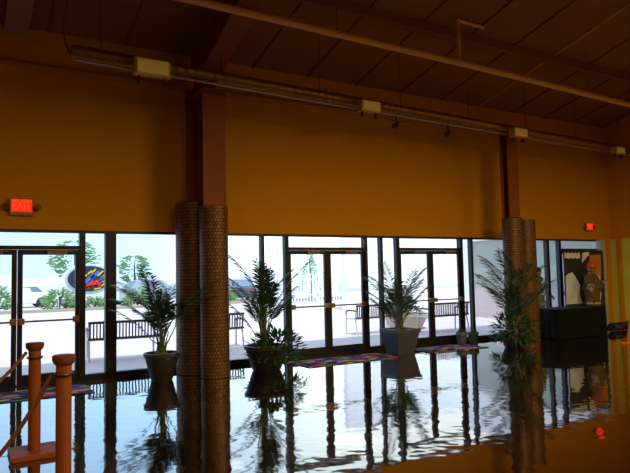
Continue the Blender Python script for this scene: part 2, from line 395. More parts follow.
def rafter(x, label):
    b = B()
    def strip(x0, x1, o0, o1):
        b.prism([(-.3, rz_(-.3)-o0-.45), (-1.2, rz_(-1.2)-o0-.25), (-3.5, rz_(-3.5)-o0), (RIDGE, rz_(RIDGE)-o0), (RIDGE, rz_(RIDGE)-o1), (-3.5, rz_(-3.5)-o1), (-1.2, rz_(-1.2)-o1-(.25 if o1 > .3 else 0)), (-.3, rz_(-.3)-o1-(.45 if o1 > .3 else 0))], 'x', x0, x1)
    strip(x+.02, x+.38, .62, .60)
    b.prism([(-.02, rz_(-.02)-.03), (-.3, rz_(-.3)-1.06), (-1.2, rz_(-1.2)-.86), (-3.5, rz_(-3.5)-.61), (RIDGE, rz_(RIDGE)-.61), (RIDGE, rz_(RIDGE)-.03)], 'x', x+.19, x+.21)
    return tag(b.out('roof_rafter', 'steelbrown'), label, 'rafter', 'steel rafters')
rafter(3.46, 'brown steel rafter rising from the nearer column')
tag(B().prism([(-.02, 5.56), (-.02, 5.68), (-3.2, rz_(-3.2)-.03), (-3.2, rz_(-3.2)-.15)], 'x', .60, .94).out('roof_strut', 'mauve'), 'mauve grey boxed strut under the roof at top left', 'beam')
tag(B().box(XL, XR, -.09, -.002, 4.98, 5.10, .01).out('wall_girt', 'girt'), 'long brown steel girt running along the top of orange wall', 'beam')

# ================================================================== outdoors
gx = B().box(-60, 120, .28, 24.6, -.25, -.05)
struct(gx.out('pavement', 'pave'), 'pale pinkish pavement outside the glass doors', 'ground')
struct(B().box(-60, 120, 24.6, 25.0, -.25, .10).out('curb', 'curb'), 'tan kerb beyond the pavement', 'kerb')
struct(B().box(-60, 120, 25.0, 26.6, -.25, .05).out('planting_strip', 'lawn'), 'pale planting strip behind the kerb', 'ground')
struct(B().box(-60, 120, 26.6, 140, -.25, -.05).out('parking_lot', 'pave'), 'sunlit pale car park behind the planting strip', 'ground')
# wing of the building at right, with a white end pillar
ww = struct(B().box(16.6, 16.9, .3, 5.9, 1.0, 4.2).out('wall_exterior', 'greystucco'), 'greenish grey outside wall seen left of the farther column', 'wall')
B().box(16.57, 16.9, .3, 5.9, -.05, 1.0).out('wall_base', 'pinkstucco', ww)
B().box(16.45, 16.9, .3, 5.9, 2.75, 4.2).out('wall_fascia', 'stucco', ww)
B().box(16.45, 16.95, 5.9, 6.4, -.05, 4.2).out('end_pillar', 'stucco', ww)
wb = struct(B().box(15.6, 40, 13.0, 13.3, -.05, 5.5).out('wall_outbuilding', 'stucco'), 'bright white wall across the pavement behind the benches', 'wall')
B().box(15.55, 40, 12.9, 13.0, 1.0, 1.1).out('wall_ledge', 'stucco', wb)
# hills
b = B(); pts = []
n = 60
for i in range(n+1):
    x = -160+i*6.0
    h = (6.2+2.2*math.sin(i*.33)+1.6*math.sin(i*.71+1)+.8*math.sin(i*1.9))*(1 if x < 60 else .5)
    pts.append((x, max(2.5, h)))
v = []
for x, h in pts:
    v.append([b.bm.verts.new((x, 300, -1)), b.bm.verts.new((x, 312+h*.4, h)), b.bm.verts.new((x, 345, -1))])
for i in range(n):
    for k in (0, 1): b.bm.faces.new((v[i][k], v[i+1][k], v[i+1][k+1], v[i][k+1]))
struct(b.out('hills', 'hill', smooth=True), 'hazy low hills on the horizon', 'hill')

# ================================================================== objects indoors
# ---- plants
def frond(b, base, az, L, rise, droop, leafL, nl=24, w=.024):
    """arching stalk with narrow leaflets both sides; returns stalk points"""
    pts = []; d = Vector((math.cos(az), math.sin(az), 0))
    for i in range(nl+1):
        t = i/nl
        pts.append(Vector(base)+d*(L*.62*t**1.15)+Vector((0, 0, L*(rise*t-droop*t*t))))
    side = d.cross(Vector((0, 0, 1)))
    for i in range(4, nl+1):
        t = i/nl; ll = leafL*(.65+.5*math.sin(PI*min(1, t*1.02)))*(.85+.3*random.random())
        tang = (pts[i]-pts[i-1]).normalized()
        for sg in (-1, 1):
            dd = tang*.72+side*sg*(.75-.25*t)+Vector((0, 0, random.uniform(-.15, .12)))
            b.quadleaf(pts[i], dd, ll, w, tang.cross(side)*1.0+Vector((0, 0, .3)))
    b.quadleaf(pts[-1], pts[-1]-pts[-2], leafL, w, (0, 0, 1))
    return pts
def palm_parts(root, cx, cy, z0, H, spread, nst, seed, leafL=.22, low=.35, avoid=()):
    rs = random.getstate(); random.seed(seed)
    fb, sb = B(), B()
    for i in range(nst):
        az = 2*PI*i/nst*1.618*3+random.uniform(-.3, .3)
        hf = low+(1-low)*((i+.5)/nst)**.9           # stalk height share
        h = H*hf
        lean = Vector((math.cos(az), math.sin(az), 0))*.2*random.random()
        top = Vector((cx, cy, z0+h*random.uniform(.15, .55)))+lean+Vector((random.uniform(-.05, .05), random.uniform(-.05, .05), 0))
        sb.tube([(cx+random.uniform(-.10, .10), cy+random.uniform(-.10, .10), z0-.02), (Vector((cx, cy, z0+h*.15))+lean*.4), top], [.016, .012, .008], 6)
        L = (z0+h-top.z)*1.15+.16
        for _ in range(40):
            reach = L*spread/.5*.62+leafL
            tips = [top+Vector((math.cos(az), math.sin(az), 0))*reach*q for q in (.4, .7, 1)]
            if all((t_.x-ax)**2+(t_.y-ay)**2 > (ar+.07)**2 for t_ in tips for ax, ay, ar in avoid): break
            az = random.uniform(0, 2*PI)
        p = frond(fb, top, az, L*spread/.5, .78/(spread/.5)*random.uniform(.75, 1.0), .22*random.uniform(.7, 1.3), leafL)
        sb.tube(p, [.008-.006*k/len(p) for k in range(len(p))], 5)
    fb.out('foliage', 'palm', root); sb.out('stems', 'stem', root)
    random.setstate(rs)
def bush_part(root, cx, cy, z0, rx, ry, h, n, seed, name='low_foliage', ml='bush', L=.16):
    rs = random.getstate(); random.seed(seed); fb = B()
    for i in range(n):
        a = random.uniform(0, 2*PI); u = random.uniform(-.35, 1); rr = math.sqrt(max(0, 1-u*u))*random.uniform(.5, 1)
        p = Vector((cx+rx*rr*math.cos(a), cy+ry*rr*math.sin(a), z0+h*(.35+.65*u*random.uniform(.7, 1))))
        d = Vector((math.cos(a)*rx, math.sin(a)*ry, u*.6+random.uniform(-.3, .4)))
        fb.quadleaf(p, d, L*random.uniform(.7, 1.3), .055, (random.uniform(-.4, .4), random.uniform(-.4, .4), 1))
    fb.out(name, ml, root); random.setstate(rs)
def round_pot(root, r0, r1, h, m='potdark'):
    B().lathe([(r0*.9, 0), (r0, .02), (r1*.97, h-.07), (r1*1.05, h-.06), (r1*1.05, h), (r1*.93, h), (r1*.90, h-.06)], n=32, cap=False).out('pot', m, root, True)
    B().lathe([(r0*.5, .01), (r1*.91, h-.08), (r1*.9, h-.05), (.02, h-.04)], n=24).out('soil', 'soil', root)
    B().lathe([(r0*.92, 0), (r0*.92, .012)], n=24).out('pot_base', m, root)
p = thing('potted_palm', 'tall palm in round dark pot left of the nearer column', 'potted plant', (2.86, -.80, 0), group='potted palms along the glass')
round_pot(p, .17, .275, .44); palm_parts(p, 0, 0, .42, 1.74, .46, 20, 11, .25, .35, ((.71, .38, .335), (.805, -.26, .235)))
p = thing('potted_palm', 'palm with a bushy skirt spilling from its dark pot right of the nearer column', 'potted plant', (4.66, -.93, 0), group='potted palms along the glass')
round_pot(p, .25, .37, .43); palm_parts(p, -.03, 0, .42, 1.95, .34, 20, 23, .25, .35, ((-.995, -.13, .235),)); bush_part(p, .16, -.08, .08, .48, .42, .62, 420, 5)
p = thing('potted_palm', 'palm in square charcoal planter before the second narrow window', 'potted plant', (7.82, -.68, 0), group='potted palms along the glass')
def sq_pot(root, a, c, h):
    b = B(); bm = b.bm; rr = []
    for s, z in ((a, 0), (c, h-.08), (c*1.07, h-.07), (c*1.07, h), (c*.9, h), (c*.86, h-.07)):
        rr.append([bm.verts.new((x*s, y*s, z)) for x, y in ((-1, -1), (1, -1), (1, 1), (-1, 1))])
    for k in range(len(rr)-1):
        for i in range(4): bm.faces.new((rr[k][i], rr[k][(i+1) % 4], rr[k+1][(i+1) % 4], rr[k+1][i]))
    bm.faces.new(rr[0])
    b.out('pot', 'potgrey', root)
    B().box(-c*.86, c*.86, -c*.86, c*.86, h-.1, h-.05).out('soil', 'soil', root)
sq_pot(p, .20, .28, .50); palm_parts(p, 0, 0, .48, 1.60, .36, 18, 31, .24, .3)
p = thing('potted_palm', 'palm over a leafy green bush at foot of the farther column', 'potted plant', (10.24, -1.5, 0), group='potted palms along the glass')
round_pot(p, .2, .29, .34); bush_part(p, 0, 0, .04, .44, .44, .78, 520, 8); palm_parts(p, 0, 0, .32, 1.95, .40, 18, 47, .25, .45, ((.61, .44, .23), (1.2, .58, .23)))
p = thing('small_planter', 'small slate grey pot on the floor left of little green pot', 'planter', (9.92, -.28, 0), group='two small pots by the far glass'); round_pot(p, .10, .125, .26, 'potslate'); bush_part(p, 0, 0, .22, .07, .07, .1, 30, 3, L=.06)
p = thing('small_planter', 'small green pot on the floor beside the farther palm', 'planter', (10.22, -.34, 0), group='two small pots by the far glass'); round_pot(p, .10, .12, .24, 'potg'); bush_part(p, 0, 0, .2, .07, .07, .08, 30, 4, L=.06)

# ---- door mats
def door_mat(x0, x1, y0, y1, label):
    o = B().box(0, x1-x0, 0, y1-y0, 0, .012, .004).out('door_mat', 'carpet', loc=(x0, y0, .001))
    tag(o, label, 'mat', 'bright patterned door mats')
door_mat(-.9, 1.75, -1.25, -.42, 'bright patterned mat inside the leftmost doors')
door_mat(5.35, 7.4, -1.22, -.38, 'bright patterned mat inside the middle doors')
door_mat(8.3, 9.8, -1.2, -.35, 'bright patterned mat inside the doors behind the charcoal planter')

# ---- rope posts in the foreground
def rope_post(x, y, h, label):
    r = thing('rope_post', label, 'post', (x, y, 0), group='wooden rope posts')
    B().box(-.21, .21, -.21, .21, 0, .05, .008).out('base_plate', 'wood', r)
    B().lathe([(.055, .05), (.055, h-.07)], n=20).out('post_shaft', 'wood', r, True)
    B().lathe([(.056, h-.075), (.075, h-.055), (.082, h-.03), (.082, h-.006), (.07, h)], n=20).out('post_cap', 'woodcap', r, True)
    ring = [(0.064*math.cos(a), .064*math.sin(a), h-.14) for a in [2*PI*i/16 for i in range(17)]]
    B().tube(ring, .010, 6).out('rope_ring', 'blackmetal', r)
rope_post(.688, -5.69, 1.085, 'nearest orange brown wooden rope post with flared cap')
rope_post(.655, -4.13, 1.045, 'slimmer looking wooden rope post standing on square base left of nearest post')
rope_post(-1.15, -5.1, 1.06, 'wooden rope post just outside the left edge')
def rope(a, b_, sag, label):
    a, b_ = Vector(a), Vector(b_)
    pts = []
    for i in range(25):
        t = i/24; p = a.lerp(b_, t); p.z -= 4*sag*t*(1-t); pts.append(p)
    tag(B().tube(pts, .016, 8).out('barrier_rope', 'rope', smooth=True), label, 'rope', 'brown barrier ropes')
rope((.61, -5.67, .945), (-1.07, -5.12, .92), .86, 'brown rope sagging low from the nearest wooden post')
rope((.58, -4.16, .96), (-1.07, -5.06, .92), .46, 'brown rope hanging from the top of farther wooden post')

# ---- duct under the roof, its conduit, floodlights and small heads
DA, DB = Vector((1.35, -1.62, 4.86)), Vector((16.0, -1.05, 4.78))
dd = (DB-DA).normalized()
r = thing('spiral_duct', 'long bronze spiral duct slung below the roof', 'duct', DA)
pts = []; rads = []
L = (DB-DA).length; nseg = 180
for i in range(nseg+1):
    pts.append(dd*(L*i/nseg)); rads.append(.085+(.010 if i % 2 else 0))
B().tube(pts, rads, 12).out('duct_tube', 'ductmetal', r)
for t in [.4+1.9*i for i in range(8)]:
    q = dd*t; top = rz_((DA+q).y)-DA.z-.0
    B().tube([q+Vector((0, 0, .08)), Vector((q.x, q.y, top))], .008, 6).out('hanger', 'steelbrown', r)
B().tube([dd*.02+Vector((0, -.02, -.13)), dd*(L*.4)+Vector((0, -.02, -.14)), dd*L+Vector((0, -.02, -.13))], .022, 8).out('conduit', 'conduit', r)
cab = [(-.02, -.01, -.05), (-.08, 0, .12), (-.1, 0, .35), (-.05, -.02, .7), (-.02, -.05, 1.25)]
B().tube(cab, .015, 6).out('cable', 'steelbrown', r)
def flood(t, s, label):
    p = DA+dd*t+Vector((0, -.25, -.15))
    r = thing('floodlight', label, 'floodlight', p, group='boxy floodlights under the duct')
    B().box(-.27*s, .27*s, -.09, .07, -.13*s, .13*s, .03*s).out('lamp_housing', 'cream', r)
    B().box(-.23*s, .23*s, -.10, -.085, -.10*s, .10*s, .006).out('lamp_lens', 'lens', r)
    B().tube([(0, .06, .05), (0, .15, .09)], .018, 8).out('bracket', 'blackmetal', r)
    for sg in (-1, 1): B().box(sg*.19*s-.012, sg*.19*s+.012, -.02, .04, -.24*s, -.12*s).out('mounting_clip', 'blackmetal', r)
flood(1.08, 1.0, 'largest pale yellow floodlight left of the nearer column')
flood(5.12, .80, 'pale floodlight under the duct between the two columns')
flood(9.3, .82, 'pale floodlight beside the top of the farther column')
flood(13.2, .72, 'rightmost small floodlight near the right edge')
def head(t, label):
    p = DA+dd*t+Vector((0, -.03, -.225))
    r = thing('spotlight', label, 'spotlight', p, group='small dark spotlights')
    B().tube([(0, 0, .06), (0, 0, -.06)], .014, 8).out('stem', 'blackmetal', r)
    B().tube([(.07, .02, -.04), (.02, .0, -.08), (-.09, -.05, -.15)], [.03, .045, .055], 12).out('lamp_head', 'blackmetal', r)
head(5.95, 'small dark spotlight just right of the middle floodlight')
head(7.35, 'small dark spotlight farther right between the columns')

# ---- pipe with its drop
r = thing('sprinkler_pipe', 'long orange brown pipe crossing below the roof', 'pipe', (0, -2.6, 0))
B().tube([(XL+.02, 0, 5.52), (3, 0, 5.50), (8, 0, 5.44), (13, 0, 5.34), (XR-.02, 0, 5.28)], .058, 12).out('pipe_run', 'pipe', r, True)
B().tube([(7.86, 0, 5.47), (7.86, 0, 6.26)], .035, 10).out('pipe_drop', 'pipe', r, True)
B().tube([(7.86, 0, 6.24), (8.55, .02, 6.24)], .03, 10).out('pipe_arm', 'pipe', r, True)
for x in (1.5, 5.2, 11.6, 14.6):
    B().tube([(x, 0, 5.42), (x, 0, rz_(-2.6)-.02)], .010, 6).out('hanger', 'steelbrown', r)

# ---- exit signs
def exit_sign(x, z, s, label):
    r = thing('exit_sign', label, 'exit sign', (x, -.001, z), group='lit red exit signs')
    B().box(-.19*s, .19*s, -.07, -.002, -.17*s, .13*s, .012).out('sign_housing', 'signcase', r)
    B().box(-.165*s, .165*s, -.078, -.07, -.11*s, .115*s).out('sign_face', 'exitface', r)
    cu = bpy.data.curves.new('exit_text', 'FONT'); cu.body = 'EXIT'; cu.size = .235*s; cu.align_x = 'CENTER'; cu.align_y = 'CENTER'; cu.extrude = .004; cu.offset = .006*s
    t0 = bpy.data.objects.new('exit_text', cu); COL.objects.link(t0)
    dg = bpy.context.evaluated_depsgraph_get(); me = bpy.data.meshes.new_from_object(t0.evaluated_get(dg)); bpy.data.objects.remove(t0)
    me.transform(Matrix.Translation((0, -.082, .003*s)) @ Matrix.Rotation(PI/2, 4, 'X') @ Matrix.Scale(.62, 4, (1, 0, 0)))
    me.materials.clear(); me.materials.append(M['exitred'])
    o = bpy.data.objects.new('sign_letters', me); COL.objects.link(o); o.parent = r
    for sg in (-1, 1):
        h = B().tube([(sg*.18*s, -.03, -.07*s), (sg*.22*s, -.035, -.05*s)], .016, 8).tube([(sg*.22*s, -.01, -.06*s), (sg*.245*s, -.07, -.03*s), (sg*.26*s, -.10, -.02*s)], [.03*s, .05*s, .056*s], 12)
        h.out('emergency_lamp', 'steelbrown', r, True)
exit_sign(.87, 2.81, .9, 'lit red EXIT sign with lamp heads over the leftmost doors')
exit_sign(15.10, 2.80, .78, 'lit red EXIT sign over the display board at far right')

# ---- display at the far right: table, board, papers
r = thing('draped_table', 'long table under black cloth before the display board', 'table', (12.0, -1.3, 0))
b = B(); bm = b.bm; n = 140; lo = []; hi = []
def per(t, off):
    W, D_ = 1.80, .78; P = 2*(W+D_); q = t*P
    if q < W: return (q, -off)
    if q < W+D_: return (W+off, q-W)
    if q < 2*W+D_: return (W-(q-W-D_), D_+off)
    return (-off, D_-(q-2*W-D_))
for i in range(n):
    t = i/n; x, y = per(t, .0); x2, y2 = per(t, .018*math.sin(i*1.35)+.012)
    hi.append(bm.verts.new((x, y, .70))); lo.append(bm.verts.new((x2, y2, .012)))
for i in range(n): bm.faces.new((lo[i], lo[(i+1) % n], hi[(i+1) % n], hi[i]))
bm.faces.new(hi)
b.out('table_cloth', 'black', r)
B().box(.02, 1.78, .02, .76, .655, .695).out('table_top', 'blackmetal', r)
for x in (.1, 1.66):
    for y in (.1, .64): B().box(x, x+.04, y, y+.04, 0, .655).out('leg', 'blackmetal', r)
r = thing('display_board', 'tall blue black display board behind the black table', 'board', (13.66, -.28, 0))
B().box(0, 1.66, 0, .03, .06, 2.13).out('panel', 'board', r)
for x in (.15, 1.46): B().box(x, x+.05, -.2, .2, 0, .06).out('foot', 'blackmetal', r)
def sheet(name, pts, m, label, cat, x=13.66, y=-.282):
    b = B(); b.prism(pts, 'y', 0, -.006)
    return tag(b.out(name, m, loc=(x, y-.0005, 0)), label, cat)
bn = []
for i in range(13): bn.append((.02+i*.052, 1.92+.012*math.sin(i*1.7)))
for i in range(12, -1, -1): bn.append((.02+i*.052, 2.06+.022*math.sin(i*2.3+1)))
ban = sheet('paper_banner', bn, 'paper', 'wavy edged white paper strip across top of the display board', 'banner')
sheet('paper_sheet', [(.0, .72), (.66, .72), (.56, .95), (.60, 1.2), (.42, 1.42), (.30, 1.55), (.14, 1.52), (.02, 1.45)], 'paper', 'large torn white paper sheet left of the brown coated person', 'paper')
sheet('poster', [(1.02, 1.48), (1.53, 1.44), (1.55, 2.02), (1.06, 2.0)], 'paperorange', 'plain orange poster at upper right of the display board', 'poster')
sheet('paper_sheet', [(.72, 1.80), (1.05, 2.02), (1.02, 2.09), (.76, 2.06)], 'paper', 'small white paper piece left of the orange poster', 'paper')
sheet('paper_sheet', [(1.22, 1.26), (1.45, 1.24), (1.50, 1.43), (1.36, 1.46)], 'paper', 'small white paper piece just below the orange poster', 'paper')
sheet('paper_sheet', [(1.20, .78), (1.42, .72), (1.50, .98), (1.36, 1.10), (1.26, 1.02)], 'paper', 'ragged white paper piece low on the right of the board', 'paper')

# ---- rolled patterned mat in the right corner
r = thing('rolled_mat', 'dark patterned mat rolled up on floor before the yellow side wall', 'mat', (15.05, -.92, 0))
b = B()
b.tube([(-.50, 0, .115), (.45, .06, .115)], .11, 20).out('mat_roll', 'carpetdark', r)
# ---- orange cone at the right edge
r = thing('traffic_cone', 'orange tapered cone at the right edge of the photo', 'cone', (12.58, -2.72, 0))
B().lathe([(.16, .03), (.035, .72), (.02, .725)], n=28).out('cone_body', 'cone', r, True)
B().box(-.2, .2, -.2, .2, 0, .03, .008).out('cone_base', 'cone', r)

# ================================================================== people
def skin_body(name, joints, edges, m, parent, sub=2):
    me = bpy.data.meshes.new(name); me.from_pydata([j[0] for j in joints], edges, [])
    o = bpy.data.objects.new(name, me); COL.objects.link(o)
    sk = o.modifiers.new('skin', 'SKIN'); sk.use_smooth_shade = True
    for i, j in enumerate(joints):
        rr = j[1]; me.skin_vertices[0].data[i].radius = rr if isinstance(rr, tuple) else (rr, rr)
    me.skin_vertices[0].data[0].use_root = True
    o.modifiers.new('sub', 'SUBSURF').levels = sub; o.modifiers['sub'].render_levels = sub
    bpy.context.view_layer.update()
    dg = bpy.context.evaluated_depsgraph_get(); me2 = bpy.data.meshes.new_from_object(o.evaluated_get(dg)); me2.name = name
    bpy.data.objects.remove(o)
    me2.materials.clear(); me2.materials.append(M[m])
    for p in me2.polygons: p.use_smooth = True
    o2 = bpy.data.objects.new(name, me2); COL.objects.link(o2); o2.parent = parent
    return o2
def hand(joints, edges, wrist_i, pos, d, nrm):
    """palm and five bent fingers, added to the body skeleton"""
    d = Vector(d).normalized(); s = d.cross(Vector(nrm)).normalized(); nn = s.cross(d)
    pi = len(joints); joints.append((tuple(Vector(pos)+d*.05), (.036, .022))); edges.append((wrist_i, pi))
    for k, (off, ln) in enumerate(((-.030, .075), (-.010, .085), (.010, .08), (.030, .062))):
        a = Vector(pos)+d*.10+s*off; c = a+d*ln*.5-nn*.008; e = a+d*ln*.85-nn*.035
        i0 = len(joints); joints += [(tuple(a), .010), (tuple(c), .009), (tuple(e), .008)]
        edges += [(pi, i0), (i0, i0+1), (i0+1, i0+2)]
    a = Vector(pos)+d*.045-s*.045; e = a+d*.05-s*.022-nn*.01
    i0 = len(joints); joints += [(tuple(a), .011), (tuple(e), .009)]; edges += [(pi, i0), (i0, i0+1)]
def person(root, coat, armL, armR, bulk=1.0, stripe='silverstripe', headgear=None, face=-1.0, lean=0.0):
    J, E = [], []
    def j(p, r): J.append((p, r)); return len(J)-1
    pel = j((0, 0, .95), (.15*bulk, .12*bulk)); wa = j((lean*.3, 0, 1.12), (.15*bulk, .115*bulk)); ch = j((lean*.7, 0, 1.32), (.175*bulk, .13*bulk)); nk = j((lean, 0, 1.47), .062); hd = j((lean-.01, -.015, 1.60), (.078, .092)); tp = j((lean-.01, -.01, 1.70), (.070, .085))
    E += [(pel, wa), (wa, ch), (ch, nk), (nk, hd), (hd, tp)]
    for sg in (-1, 1):
        hp = j((sg*.10, 0, .88), .105*bulk); kn = j((sg*.115, -.02, .50), .07); an = j((sg*.12, .01, .10), .05); ft = j((sg*.13, -.13, .045), .042)
        E += [(pel, hp), (hp, kn), (kn, an), (an, ft)]
    for sg, arm in ((-1, armL), (1, armR)):
        sh = j((lean+sg*.19*bulk, 0, 1.40), .078*bulk); el = j(arm[0], .055*bulk); wr = j(arm[1], .036)
        E += [(ch, sh), (sh, el), (el, wr)]
        d = Vector(arm[1])-Vector(arm[0])
        hand(J, E, wr, arm[1], d, (0, 0, 1))
    skin_body('body', J, E, 'skin', root)
    # face features and hair follow the head
    hx, hy, hz = lean-.01, -.02, 1.63
    fd = Vector((face, -.8, 0)).normalized(); fs = fd.cross(Vector((0, 0, 1)))
    c = Vector((hx, hy, hz))
    hb = B().ball(c+Vector((0, 0, .045))-fd*.02, .098, (1, 1, 1.0), 2)
    if not headgear: hb.out('hair', 'hair', root, True)
    else:
        hb.bm.free()
        B().lathe([(.155, 0), (.16, .012), (.115, .03), (.11, .08), (.08, .135), (.02, .155)], hx, hy, 24, True, (1, 1.12)).out('helmet', headgear, root, True, (0, 0, hz+.03))
    nb = B().ball(c+fd*.088+Vector((0, 0, -.02)), .018, (1, 1, 1.5), 2); nb.out('nose', 'skin', root, True)
    for sg in (-1, 1): B().ball(c+fd*.078+fs*sg*.032+Vector((0, 0, .015)), .012, sub=2).out('eye', 'hair', root, True)
    mb = B().ball(c+fd*.080+Vector((0, 0, -.062)), .02, (1, 1, .35), 2); mb.out('mouth', 'redhat', root, True)
    for sg in (-1, 1): B().ball(c+fs*sg*.086, .026, (.6, 1, 1.3), 2).out('ear', 'skin', root, True)
    # coat: flared shell with sleeves
    cj = [((0, 0, .95), (.20*bulk, .165*bulk)), ((lean*.3, 0, 1.13), (.185*bulk, .15*bulk)), ((lean*.7, 0, 1.33), (.20*bulk, .155*bulk)), ((lean*.95, 0, 1.455), (.085, .08)), ((0, 0, .62), (.225*bulk, .18*bulk))]
    ce = [(0, 1), (1, 2), (2, 3), (0, 4)]
    for sg, arm in ((-1, armL), (1, armR)):
        i = len(cj); w_ = Vector(arm[0]).lerp(Vector(arm[1]), .92)
        cj += [((lean+sg*.20*bulk, 0, 1.40), .10*bulk), (arm[0], .085*bulk), (tuple(w_), .062*bulk)]
        ce += [(2, i), (i, i+1), (i+1, i+2)]
        q = [Vector(arm[0]).lerp(Vector(arm[1]), t) for t in (.55, .68)]
        B().tube(q, .078*bulk, 14).out('sleeve_band', stripe, root, True)
    skin_body('coat', cj, ce, coat, root)
    for z, rx in ((.72, .212), (1.10, .19)):
        B().lathe([(rx*bulk, z), (rx*bulk, z+.05)], lean*.3 if z > 1 else 0, 0, 28, False, (1, .83)).out('reflective_band', stripe, root, True)
    tr = [((0, 0, .80), (.15, .12))]; te = []
    for sg in (-1, 1):
        i = len(tr); tr += [((sg*.105, 0, .72), .115), ((sg*.115, -.01, .45), .09), ((sg*.12, .01, .11), .078)]; te += [(0, i), (i, i+1), (i+1, i+2)]
    skin_body('trousers', tr, te, coat, root, 1)
    for sg in (-1, 1):
        B().ball((sg*.125, -.05, .05), .075, (.85, 1.7, .68), 2).out('boot', 'blackmetal', root, True)
r = thing('person', 'person in mustard coat with dark collar standing outside right of farther column', 'person', (14.0, .85, -.05), rz=.35)
person(r, 'coatyellow', ((-.30, -.08, 1.14), (-.10, -.26, 1.02)), ((.30, -.06, 1.14), (.22, -.25, .98)), 1.0, 'silverstripe', None, -.6)
B().lathe([(.10, 1.40), (.115, 1.44), (.085, 1.50)], 0, -.01, 20, False).out('collar', 'hair', r, True)
B().tube([(-.10, -.125, 1.30), (-.02, -.165, 1.37), (.06, -.15, 1.44)], .026, 8).out('scarf', 'silverstripe', r, True)
r = thing('person', 'person in bulky brown coat and orange red helmet before the display board', 'person', (14.28, -.62, 0), rz=.25)
person(r, 'coatbrown', ((-.36, -.10, 1.22), (-.62, -.20, 1.14)), ((.36, -.06, 1.16), (.56, -.12, 1.28)), 1.06, 'tanstripe', 'redhat', -1.2, -.03)

# ================================================================== objects outdoors
def bench(x, y, rz, slat, frame, label):
    r = thing('bench', label, 'bench', (x, y, -.05), rz, 'benches on the pavement'); W = 1.42
    b = B()
    for i in range(22):
        xx = .04+i*(W-.08)/21
        b.box(xx-.014, xx+.014, -.015, .0, .47, .80, mtx=Matrix.Rotation(.10, 4, 'X'))
    b.box(0, W, -.02, .015, .78, .83, mtx=Matrix.Rotation(.10, 4, 'X')).box(0, W, -.02, .015, .45, .49, mtx=Matrix.Rotation(.10, 4, 'X'))
    b.out('backrest', slat, r)
    b = B()
    for i in range(7): b.box(0, W, .05+i*.065, .10+i*.065, .42, .445)
    b.out('seat', frame, r)
    for xx in (.02, W-.02):
        b = B().tube([(xx, .52, 0), (xx, .50, .42), (xx, .49, .62)], .022, 8); b.out('leg', frame, r)
        B().tube([(xx, -.08, 0), (xx, .02, .42), (xx, -.06, .80)], .022, 8).out('leg', frame, r)
        B().tube([(xx, -.05, .66), (xx, .2, .67), (xx, .45, .66), (xx, .53, .58)], .024, 8).out('armrest', slat, r)
bench(2.33, 2.55, -.10, 'benchblack', 'benchwhite', 'black slatted bench outside, left of the nearer column')
bench(4.52, 3.05, -.1, 'benchblack', 'benchwhite', 'black slatted bench outside, partly behind the nearer column')
bench(9.45, 3.3, -.05, 'benchbrown', 'benchwhite', 'brown slatted bench outside behind the charcoal square planter')
bench(11.25, 2.35, -.05, 'benchbrown', 'benchwhite', 'brown slatted bench outside the door right of charcoal planter')
p = thing('stone_planter', 'round pale stone planter outside with low greenery', 'planter', (11.75, 3.95, -.05))
B().lathe([(.42, 0), (.50, .05), (.64, .30), (.70, .38), (.70, .44), (.62, .44), (.58, .36)], n=36, cap=False).out('bowl', 'stone', p, True)
B().lathe([(.42, .01), (.6, .36), (.02, .40)], n=30).out('soil', 'soil', p)
bush_part(p, 0, 0, .34, .55, .55, .34, 260, 21, 'foliage', L=.18)

